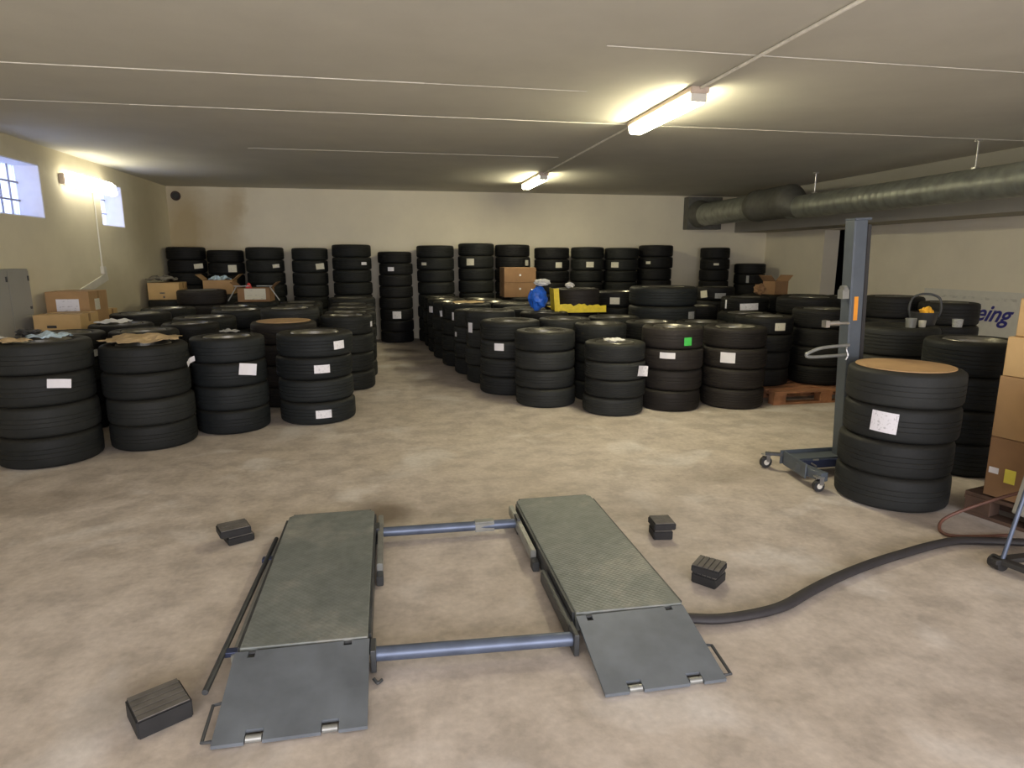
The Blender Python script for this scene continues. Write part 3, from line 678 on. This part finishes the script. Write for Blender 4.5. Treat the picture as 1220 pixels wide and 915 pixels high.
def pallet(cx, cy, rz, L, Wd, mat, label):
    t = thing('wooden_pallet', label, 'pallet', (cx, cy, 0), rz, 'wooden pallets')
    bm = bmesh.new()
    for k in range(5): bx(bm, (0, -Wd/2+.06+k*(Wd-.12)/4, .131), (L, .115, .022))
    obj('top_board', bm, mat, t, bevel=.002)
    bm = bmesh.new()
    for s in (-1, 0, 1): bx(bm, (s*(L/2-.07), 0, .109), (.14, Wd, .02))
    obj('stringer_board', bm, mat, t)
    for s in (-1, 0, 1):
        for v in (-1, 0, 1):
            bm = bmesh.new(); bx(bm, (s*(L/2-.07), v*(Wd/2-.06), .06), (.14, .10, .078)); obj('block', bm, mat, t, bevel=.003)
    for v in (-1, 0, 1):
        bm = bmesh.new(); bx(bm, (0, v*(Wd/2-.06), .011), (L, .10, .021)); obj('bottom_board', bm, mat, t)
    return t
pallet(4.50, 6.25, 0, 1.22, .82, 'wood', 'reddish wooden pallet carrying two tire stacks')
px, py = local(.30, .32); pallet(px, py, RZ+PI/2, .80, .60, 'wood_dark', 'dark wooden pallet beneath the tan cartons at right edge')

# yellow sheet, blue bag, white caps
t = thing('yellow_sheet', 'bright yellow folded plastic sheet under the lone brownish tire', 'sheet', (2.44, 8.30, .85))
rnd = random.Random(5); bm = bmesh.new()
n = 18; top, bot = [], []
for i in range(n+1):
    x = -.33 + i*.66/n
    top.append(bm.verts.new((x, -.335, .045+rnd.uniform(0, .035)))); bot.append(bm.verts.new((x, -.34, -.035)))
for i in range(n): bm.faces.new((bot[i], bot[i+1], top[i+1], top[i]))
r = bmesh.ops.extrude_face_region(bm, geom=bm.faces[:]); bmesh.ops.translate(bm, verts=[v for v in r['geom'] if isinstance(v, bmesh.types.BMVert)], vec=(0, .01, 0))
obj('front_fold', bm, 'yellow', t)
bm = bmesh.new(); bx(bm, (0, -.01, .004), (.62, .62, .004)); obj('under_sheet', bm, 'yellow', t)
bm = bmesh.new(); bx(bm, (-.345, -.20, .13), (.012, .30, .28), Matrix.Rotation(-.08, 3, 'Y')); bx(bm, (-.335, -.335, .13), (.07, .012, .29), Matrix.Rotation(-.08, 3, 'Y')); obj('side_fold', bm, 'yellow', t)
o = lump('plastic_bag', 1.87, 8.02, .842, (.115, .10, .145), 'blue', 'bright blue plastic bag left of the yellow sheet', 'bag', 61, amp=.13)
lump('plastic_bag', 1.93, 8.03, 1.155, (.10, .07, .045), 'white_bag', 'white plastic bag on top of the blue bag', 'bag', 62, amp=.15)
lump('paper_ball', 2.34, 8.20, 1.113, (.06, .05, .035), 'white_bag', 'small white crumpled ball on the lone brownish tire', 'paper', 63, amp=.15)

# bucket and small things on the stack at right
t = thing('bucket', 'small black bucket with raised arched handle', 'bucket', (4.50, 4.72, .942))
bm = bmesh.new(); lathe(bm, [(.001, 0), (.085, 0), (.105, .10), (.11, .10), (.11, .108), (.10, .108), (.082, .008), (.001, .008)], 32); obj('bucket_body', bm, 'mast_dark', t, smooth=True)
bm = bmesh.new(); tube_path(bm, smooth_pts([(-.095, 0, .05), (-.115, 0, .13), (-.10, 0, .22), (-.05, 0, .255), (0, 0, .262), (.05, 0, .255), (.10, 0, .22), (.115, 0, .13), (.095, 0, .05)]), .010, 10); obj('handle', bm, 'steel_dark', t, smooth=True)
t.rotation_euler = (0, 0, -.7)
lump('cleaning_rag', 4.49, 4.69, .975, (.055, .05, .055), 'orange_rag', 'orange yellow rag sticking out of the black bucket', 'rag', 71, amp=.3)
def mug(x, y, mat, label, r=.035, h=.07):
    bm = bmesh.new(); lathe(bm, [(.001, 0), (r*.85, 0), (r, h), (r*.9, h), (r*.78, .006), (.001, .006)], 24); tag(obj('plastic_cup', bm, mat, loc=(x, y, .942), smooth=True), label, 'cup', 'small cups around the bucket')
mug(4.22, 4.55, 'steel_light', 'grey cup left of the black bucket', .042, .075)
mug(4.33, 4.55, 'paper_cream', 'cream cup right before the black bucket', .028, .055)
mug(4.62, 4.50, 'paper_dull', 'pale cup right of the black bucket', .04, .065)

# ------------------------------------------------------------------ banner on the right wall
t = thing('banner_sign', 'white banner with navy script lettering on the right wall', 'sign', (XR-.012, 0, 0))
obj('banner_sheet', box(-.012, .008, 5.2, 8.1, .45, 1.08), 'banner', t)
def text(s, size, mat, loc, rot, parent, name, shear=0, off=0):
    cu = bpy.data.curves.new(name, 'FONT'); cu.body = s; cu.size = size; cu.shear = shear; cu.extrude = .001; cu.offset = off
    o = bpy.data.objects.new(name, cu); C.objects.link(o)
    dg = bpy.context.evaluated_depsgraph_get(); me = bpy.data.meshes.new_from_object(o.evaluated_get(dg))
    bpy.data.objects.remove(o); me.materials.clear(); me.materials.append(M[mat])
    o = bpy.data.objects.new(name, me); C.objects.link(o); o.location = loc; o.rotation_euler = rot; o.parent = parent; return o
text('leing', .30, 'ink_navy', (-.016, 7.30, .70), (PI/2, 0, -PI/2), t, 'script_lettering', .45, .006)
obj('small_print', box(-.014, -.012, 5.4, 8.0, .965, 1.0), 'tiny_print', t)

# ------------------------------------------------------------------ grey wall cabinet and leaning board at left
t = thing('wall_cabinet', 'grey metal cabinet fixed to the left wall under the window', 'cabinet', (XL, 6.86, 0))
obj('cabinet_body', box(0, .12, -.50, .49, .30, 1.40, .005), 'grey_cab', t)
for a, b, z0, z1 in ((-.48, .10, .32, 1.38), (.11, .48, .95, 1.38), (.11, .48, .32, .94)):
    d = obj('door', box(.12, .128, a, b, z0, z1, .002), 'grey_cab', t)
    obj('hinge', box(.128, .136, b-.035, b-.015, z1-.10, z1-.05), 'steel_dark', d)
    obj('lock', box(.128, .134, b-.05, b-.02, z0+.05, z0+.075), 'steel_dark', d)
bm = bmesh.new(); bx(bm, (0, 0, 0), (.018, 1.35, .10), Matrix.Rotation(.22, 3, 'X')); tag(obj('white_plank', bm, 'white_plastic', loc=(-3.69, 8.85, 1.12), bevel=.003), 'long whitish board fixed slanting along the left wall', 'board')

# ------------------------------------------------------------------ scissor lift on the floor
L = thing('scissor_lift', 'low grey vehicle scissor lift with two platforms lying on the floor', 'lift')
def prism(pts, z0, z1, mat, name, parent, bev=.004, top=None):
    bm = bmesh.new(); a = [bm.verts.new((x, y, z0)) for x, y in pts]; tz = top or [z1]*len(pts)
    b = [bm.verts.new((x, y, z)) for (x, y), z in zip(pts, tz)]; n = len(pts)
    bm.faces.new(a[::-1]); bm.faces.new(b)
    for k in range(n): bm.faces.new((a[k], a[(k+1) % n], b[(k+1) % n], b[k]))
    return obj(name, bm, mat, parent, bevel=bev)
DZ_ = .105
# left and right decks: chamfered far corners
for sgn, (xa, xb) in ((-1, (-.583, -.125)), (1, (.690, 1.142))):
    p = prism([(xa, 2.245), (xb, 2.235), (xb, 3.47), (xb-.03, 3.50), (xa+.03, 3.50), (xa, 3.47)], .022, DZ_, 'deck', 'platform', L, .004)
    # folded steel side flanges
    for x in (xa-.006, xb+.006): obj('side_flange', box(x-.005, x+.005, 2.26, 3.44, .012, DZ_-.006), 'steel_dark', p)
    obj('end_flange', box(xa+.02, xb-.02, 3.50, 3.508, .012, DZ_-.004), 'steel_dark', p)
    obj('inner_frame', box(xa+.04, xb-.04, 2.35, 3.42, .001, .022), 'steel_dark', p)
    # ramp plate sloping to the floor, two notched rollers at its lip
    y0, y1 = 1.865, 2.228; xw0, xw1 = (xa-.012, xb+.006) if sgn < 0 else (xa-.004, xb+.0)
    bm = bmesh.new()
    def sl(y): return .018 + (y-y0)/(y1-y0)*(DZ_-.022)
    nx = [(xw0, y0), (xa+.085, y0), (xa+.085, y0+.042), (xa+.14, y0+.042), (xa+.14, y0), (xb-.14, y0), (xb-.14, y0+.042), (xb-.085, y0+.042), (xb-.085, y0), (xw1, y0), (xw1, y1), (xa+.40, y1), (xa+.40, y1-.02), (xa+.37, y1-.02), (xa+.37, y1), (xa+.06, y1), (xa+.06, y1-.03), (xa+.035, y1-.03), (xa+.035, y1), (xw0, y1)]
    top = [bm.verts.new((x, y, sl(y))) for x, y in nx]; bot = [bm.verts.new((x, y, sl(y)-.012)) for x, y in nx]
    bm.faces.new(top); bm.faces.new(bot[::-1])
    for k in range(len(nx)): bm.faces.new((bot[k], bot[(k+1) % len(nx)], top[(k+1) % len(nx)], top[k]))
    rp = obj('ramp', bm, 'ramp', L)
    for x in (xa+.1125, xb-.1125):
        bm = bmesh.new(); cyl(bm, (x-.024, y0+.018, .013), (x+.024, y0+.018, .013), .012, 16); obj('roller', bm, 'steel_light', rp, smooth=True)
    bm = bmesh.new(); cyl(bm, (xa+.01, y1+.008, .088), (xb-.01, y1+.008, .088), .007, 12); obj('hinge_pin', bm, 'steel_dark', rp)
    for x in (xa+.03, xb-.03):
        bm = bmesh.new(); bx(bm, (x, 2.0, .022), (.02, .22, .034), Matrix.Rotation(.18, 3, 'X')); obj('ramp_rib', bm, 'steel_dark', rp)
    lock = bmesh.new(); sx = xw0-.03 if sgn < 0 else xw1+.028
    e = xw0 if sgn < 0 else xw1
    tube_path(lock, [(e, 2.03, .045), (sx, 2.03, .04), (sx, 1.885, .018), (e, 1.885, .018)], .006, 8); obj('ramp_handle', lock, 'steel_dark', rp)
    # pale scissor arm lying beside the inner edge
    xi = xb+.035 if sgn < 0 else xa-.035
    obj('scissor_arm', box(xi-.014, xi+.014, 2.86, 3.46, .03, .085, .004), 'steel_light', L)
    obj('arm_foot', box(xi-.016, xi+.016, 2.80, 2.86, .001, .05, .003), 'steel_dark', L)
    if sgn > 0: obj('lower_arm', box(xi-.008, xi+.02, 2.2, 2.68, .015, .075, .003), 'steel_dark', L)
# cross tubes with collars
for ya, yb, r in ((2.195, 2.15, .027), (3.29, 3.27, .026)):
    bm = bmesh.new(); cyl(bm, (-.115, ya, .055), (.66, yb, .055), r, 28); ct = obj('cross_tube', bm, 'tube', L, smooth=True)
    for x, y in ((-.105, ya), (.655, yb)):
        bm = bmesh.new(); bx(bm, (x, y, .05), (.02, .085, .09)); obj('end_plate', bm, 'steel_dark', ct, bevel=.003)
bm = bmesh.new(); bx(bm, (.47, 3.278, .055), (.12, .057, .057)); bmesh.ops.bevel(bm, geom=bm.edges[:], offset=.008, segments=2, affect='EDGES'); obj('tube_collar', bm, 'steel_light', L)
# guard rail at the left side, parallel bars on short brackets
bm = bmesh.new(); tube_path(bm, [(-.63, 3.32, .05), (-.665, 2.09, .05)], .011, 10); rl = obj('side_rail', bm, 'steel_dark', L, smooth=True)
for y in (3.09, 2.32):
    bm = bmesh.new(); bx(bm, (-.622, y, .045), (.075, .035, .02)); bx(bm, (-.60, y, .03), (.02, .03, .05)); obj('rail_bracket', bm, 'navy', rl, bevel=.002)
obj('side_channel', box(-.628, -.600, 2.29, 3.28, .01, .05, .003), 'steel_light', L)
bm = bmesh.new(); tube_path(bm, smooth_pts([(-.105, 2.10, .02), (-.09, 2.085, .012), (-.075, 2.10, .012)]), .006, 8); obj('cable_clip', bm, 'steel_dark', L)
bm = bmesh.new(); rnd = random.Random(4)
pts = smooth_pts([(1.165, 2.24, .03), (1.30, 2.215, .026), (1.47, 2.225, .024), (1.63, 2.26, .024), (1.80, 2.34, .024), (1.98, 2.42, .024), (2.18, 2.495, .024), (2.37, 2.555, .024), (2.56, 2.605, .024), (2.75, 2.65, .024), (2.92, 2.672, .024), (3.08, 2.64, .024), (3.22, 2.56, .04)], 12)
tube_path(bm, pts, .026, 12, .75)
tag(obj('supply_hose', bm, 'cable', smooth=True), 'thick black hose curving across the floor from lift to right edge', 'hose')
bm = bmesh.new(); tube_path(bm, smooth_pts([(3.40, 2.66, .30), (3.22, 2.80, .17), (3.06, 2.88, .06), (2.98, 2.84, .015), (2.97, 2.76, .012), (3.10, 2.72, .012), (3.30, 2.70, .012)]), .009, 10)
tag(obj('air_hose', bm, 'hose', smooth=True), 'thin reddish brown hose looping down beside the right cartons', 'hose')

# ------------------------------------------------------------------ rubber blocks
BLK = 'black rubber lifting blocks on the floor'
def rblock(x, y, z, rz, label, s=(.15, .12, .045), groove=True):
    t = thing('rubber_block', label, 'block', (x, y, z), rz, BLK)
    bm = bmesh.new(); bx(bm, (0, 0, s[2]/2), s); bmesh.ops.bevel(bm, geom=bm.edges[:], offset=.005, segments=2, affect='EDGES'); obj('block_body', bm, 'block_dark', t)
    bm = bmesh.new(); nn = 5
    for k in range(nn): bx(bm, (0, -s[1]/2+s[1]*(k+.5)/nn, s[2]+.0015), (s[0]-.012, s[1]/nn*.84, .004))
    obj('ribbed_top', bm, 'block', t, bevel=.001); return t
rblock(-.85, 3.46, 0, math.radians(28), 'lower rubber block left of the lift, far end', (.135, .115, .042))
rblock(-.87, 3.45, .049, math.radians(24), 'upper rubber block left of the lift, far end', (.155, .125, .04))
rblock(-.80, 2.06, 0, math.radians(32), 'single ribbed rubber block near the left ramp', (.165, .15, .066))
rblock(1.42, 3.075, 0, math.radians(-8), 'lower block of pair right of lift, far one', (.105, .11, .05))
rblock(1.425, 3.075, .057, math.radians(-5), 'upper block of pair right of lift, far one', (.12, .12, .038))
rblock(1.435, 2.56, 0, math.radians(38), 'lower block of pair right of lift, near the hose', (.12, .12, .05))
rblock(1.435, 2.56, .057, math.radians(44), 'upper block of pair right of lift, near the hose', (.13, .13, .034))

# ------------------------------------------------------------------ mobile mast lifter behind the near right stack
t = thing('wheel_lifter', 'blue grey mobile lifting mast standing behind the near right stack', 'lifter', (3.15, 3.86, 0))
bm = bmesh.new(); bx(bm, (-.045, 0, .93), (.012, .09, 1.64)); bx(bm, (.0, -.042, .93), (.09, .012, 1.64)); bx(bm, (.0, .042, .93), (.09, .012, 1.64)); obj('mast', bm, 'mast', t, bevel=.003)
obj('mast_rail', box(.045, .075, -.05, .05, .11, 1.72, .003), 'mast_dark', t)
obj('mast_cap', box(-.05, .075, -.05, .05, 1.75, 1.765, .003), 'mast', t)
obj('warning_sticker', box(-.022, .008, -.050, -.0485, 1.09, 1.25), 'orange', t)['label'] = 'orange sticker'
bm = bmesh.new(); bx(bm, (-.085, -.02, 1.27), (.05, .05, .06)); cyl(bm, (-.10, -.02, 1.30), (-.07, -.02, 1.30), .028, 16); obj('pulley_bracket', bm, 'steel_light', t)
bm = bmesh.new(); tube_path(bm, smooth_pts([(-.05, -.06, .925), (-.10, -.06, .925), (-.26, -.06, .92), (-.35, -.06, .895), (-.37, -.06, .88), (-.34, -.06, .865), (-.2, -.06, .86), (-.05, -.06, .86)]), .011, 10); obj('push_handle', bm, 'steel_light', t, smooth=True)
bm = bmesh.new(); tube_path(bm, smooth_pts([(-.06, -.06, .93), (-.075, -.07, .90), (-.07, -.08, .86), (-.085, -.08, .83)]), .005, 8); obj('brake_lever', bm, 'zinc', t)
bm = bmesh.new(); cyl(bm, (-.06, -.06, 1.075), (-.14, -.06, 1.08), .009, 12); cyl(bm, (-.14, -.06, 1.08), (-.24, -.06, 1.082), .018, 14, .014); bx(bm, (-.235, -.06, 1.082), (.03, .045, .045)); obj('release_valve', bm, 'zinc', t, smooth=True)
obj('base_plate', box(-.42, .08, -.04, .10, .105, .125, .003), 'mast', t)
bm = bmesh.new(); bx(bm, (-.43, -.07, .10), (.012, .30, .10), Matrix.Rotation(-.12, 3, 'Z')); bx(bm, (-.17, .10, .10), (.52, .012, .10)); obj('side_plate', bm, 'mast', t, bevel=.003)
bm = bmesh.new(); bx(bm, (-.17, .01, .085), (.46, .14, .06)); obj('cylinder_housing', bm, 'navy', t, bevel=.008)
bm = bmesh.new(); bx(bm, (-.41, -.22, .095), (.055, .24, .06), Matrix.Rotation(.12, 3, 'Z')); obj('base_leg', bm, 'mast', t, bevel=.004)
bm = bmesh.new(); bx(bm, (-.46, .13, .115), (.12, .035, .02), Matrix.Rotation(-.5, 3, 'Z')); obj('base_leg', bm, 'steel_dark', t, bevel=.004)
def caster(x, y, parent, r=.042):
    bm = bmesh.new(); bx(bm, (x, y, .098), (.05, .05, .008)); 
    for s in (-1, 1): bx(bm, (x+.01, y+s*.019, .072), (.03, .004, .055))
    c = obj('caster_fork', bm, 'zinc', parent)
    bm = bmesh.new(); cyl(bm, (x, y-.014, r), (x, y+.014, r), r, 28); obj('caster_tread', bm, 'mast_dark', c, smooth=True)
    bm = bmesh.new(); cyl(bm, (x, y-.017, r), (x, y+.017, r), r*.5, 20); obj('caster_hub', bm, 'white_plastic', c, smooth=True)
caster(-.49, .18, t); caster(-.43, -.33, t, .038); caster(.05, .12, t)
bm = bmesh.new(); 
for a in (0, 1.2): cyl(bm, (-.30+a*.01, -.07, .10+.02*a), (-.26+a*.01, -.07, .075+.04*a), .006, 8)
obj('grease_nipple', bm, 'zinc', t)

t.rotation_euler = (0, -.0, 0)
for ch in t.children:
    if ch.name.split('.')[0] in ('mast', 'mast_rail', 'mast_cap', 'warning_sticker', 'pulley_bracket', 'push_handle', 'brake_lever', 'release_valve'): ch.rotation_euler = (0, -.045, 0)

# ------------------------------------------------------------------ control stand at right edge
t = thing('control_stand', 'slanted grey control stand on castors at the right edge', 'control stand', (2.925, 2.41, 0))
sl_ = math.atan2(.10, .49); Rm = Matrix.Rotation(sl_, 3, 'Y')
bm = bmesh.new(); bx(bm, Vector((.02, 0, .07)) + Rm @ Vector((.17, 0, .53)), (.34, .10, .66), Rm); obj('control_panel', bm, 'grey_cab', t, bevel=.006)
bm = bmesh.new(); tube_path(bm, [(-.03, -.02, .06), (.02, -.02, .30), (.18, -.02, 1.05)], .010, 12); obj('leg', bm, 'tube', t, smooth=True)
bm = bmesh.new(); tube_path(bm, [(.30, -.02, .06), (.35, -.02, .30)], .010, 12); obj('leg', bm, 'tube', t, smooth=True)
bm = bmesh.new(); bx(bm, (.13, -.01, .05), (.42, .05, .025)); bx(bm, (.0, -.14, .05), (.05, .34, .025), Matrix.Rotation(.25, 3, 'Z')); obj('base_frame', bm, 'mast_dark', t, bevel=.004)
bm = bmesh.new(); cyl(bm, (-.03, -.03, .033), (-.03, .03, .033), .033, 24); obj('caster_wheel', bm, 'mast_dark', t, smooth=True)
bm = bmesh.new(); cyl(bm, (.06, -.32, .033), (.06, -.26, .033), .033, 24); obj('caster_wheel', bm, 'mast_dark', t, smooth=True)
bm = bmesh.new(); bx(bm, Vector((.02, 0, .07)) + Rm @ Vector((.075, -.062, .31)), (.06, .003, .10), Rm); obj('panel_sticker', bm, 'yellow_sign', t)['label'] = 'yellow sticker'
bm = bmesh.new(); bx(bm, Vector((.02, 0, .07)) + Rm @ Vector((.05, -.062, .40)), (.04, .003, .012), Rm); bx(bm, Vector((.02, 0, .07)) + Rm @ Vector((.05, -.062, .47)), (.03, .003, .03), Rm); obj('panel_plate', bm, 'paper_plain', t)

# ------------------------------------------------------------------ camera
cam = bpy.data.cameras.new('Camera'); co = bpy.data.objects.new('Camera', cam); C.objects.link(co)
F = 760.0; pitch = math.atan(149.5/F); yaw = math.atan(148/(F/math.cos(pitch)))
cam.sensor_fit = 'HORIZONTAL'; cam.sensor_width = 36; cam.lens = F/1220*36; cam.clip_start = .05; cam.clip_end = 100
co.location = CAM; co.rotation_euler = (PI/2 - pitch, 0, -yaw)
sc = bpy.context.scene; sc.camera = co
sc.view_settings.view_transform = 'Standard'; sc.view_settings.look = 'None'; sc.view_settings.exposure = 0
sc.cycles.max_bounces = 8; sc.cycles.diffuse_bounces = 5
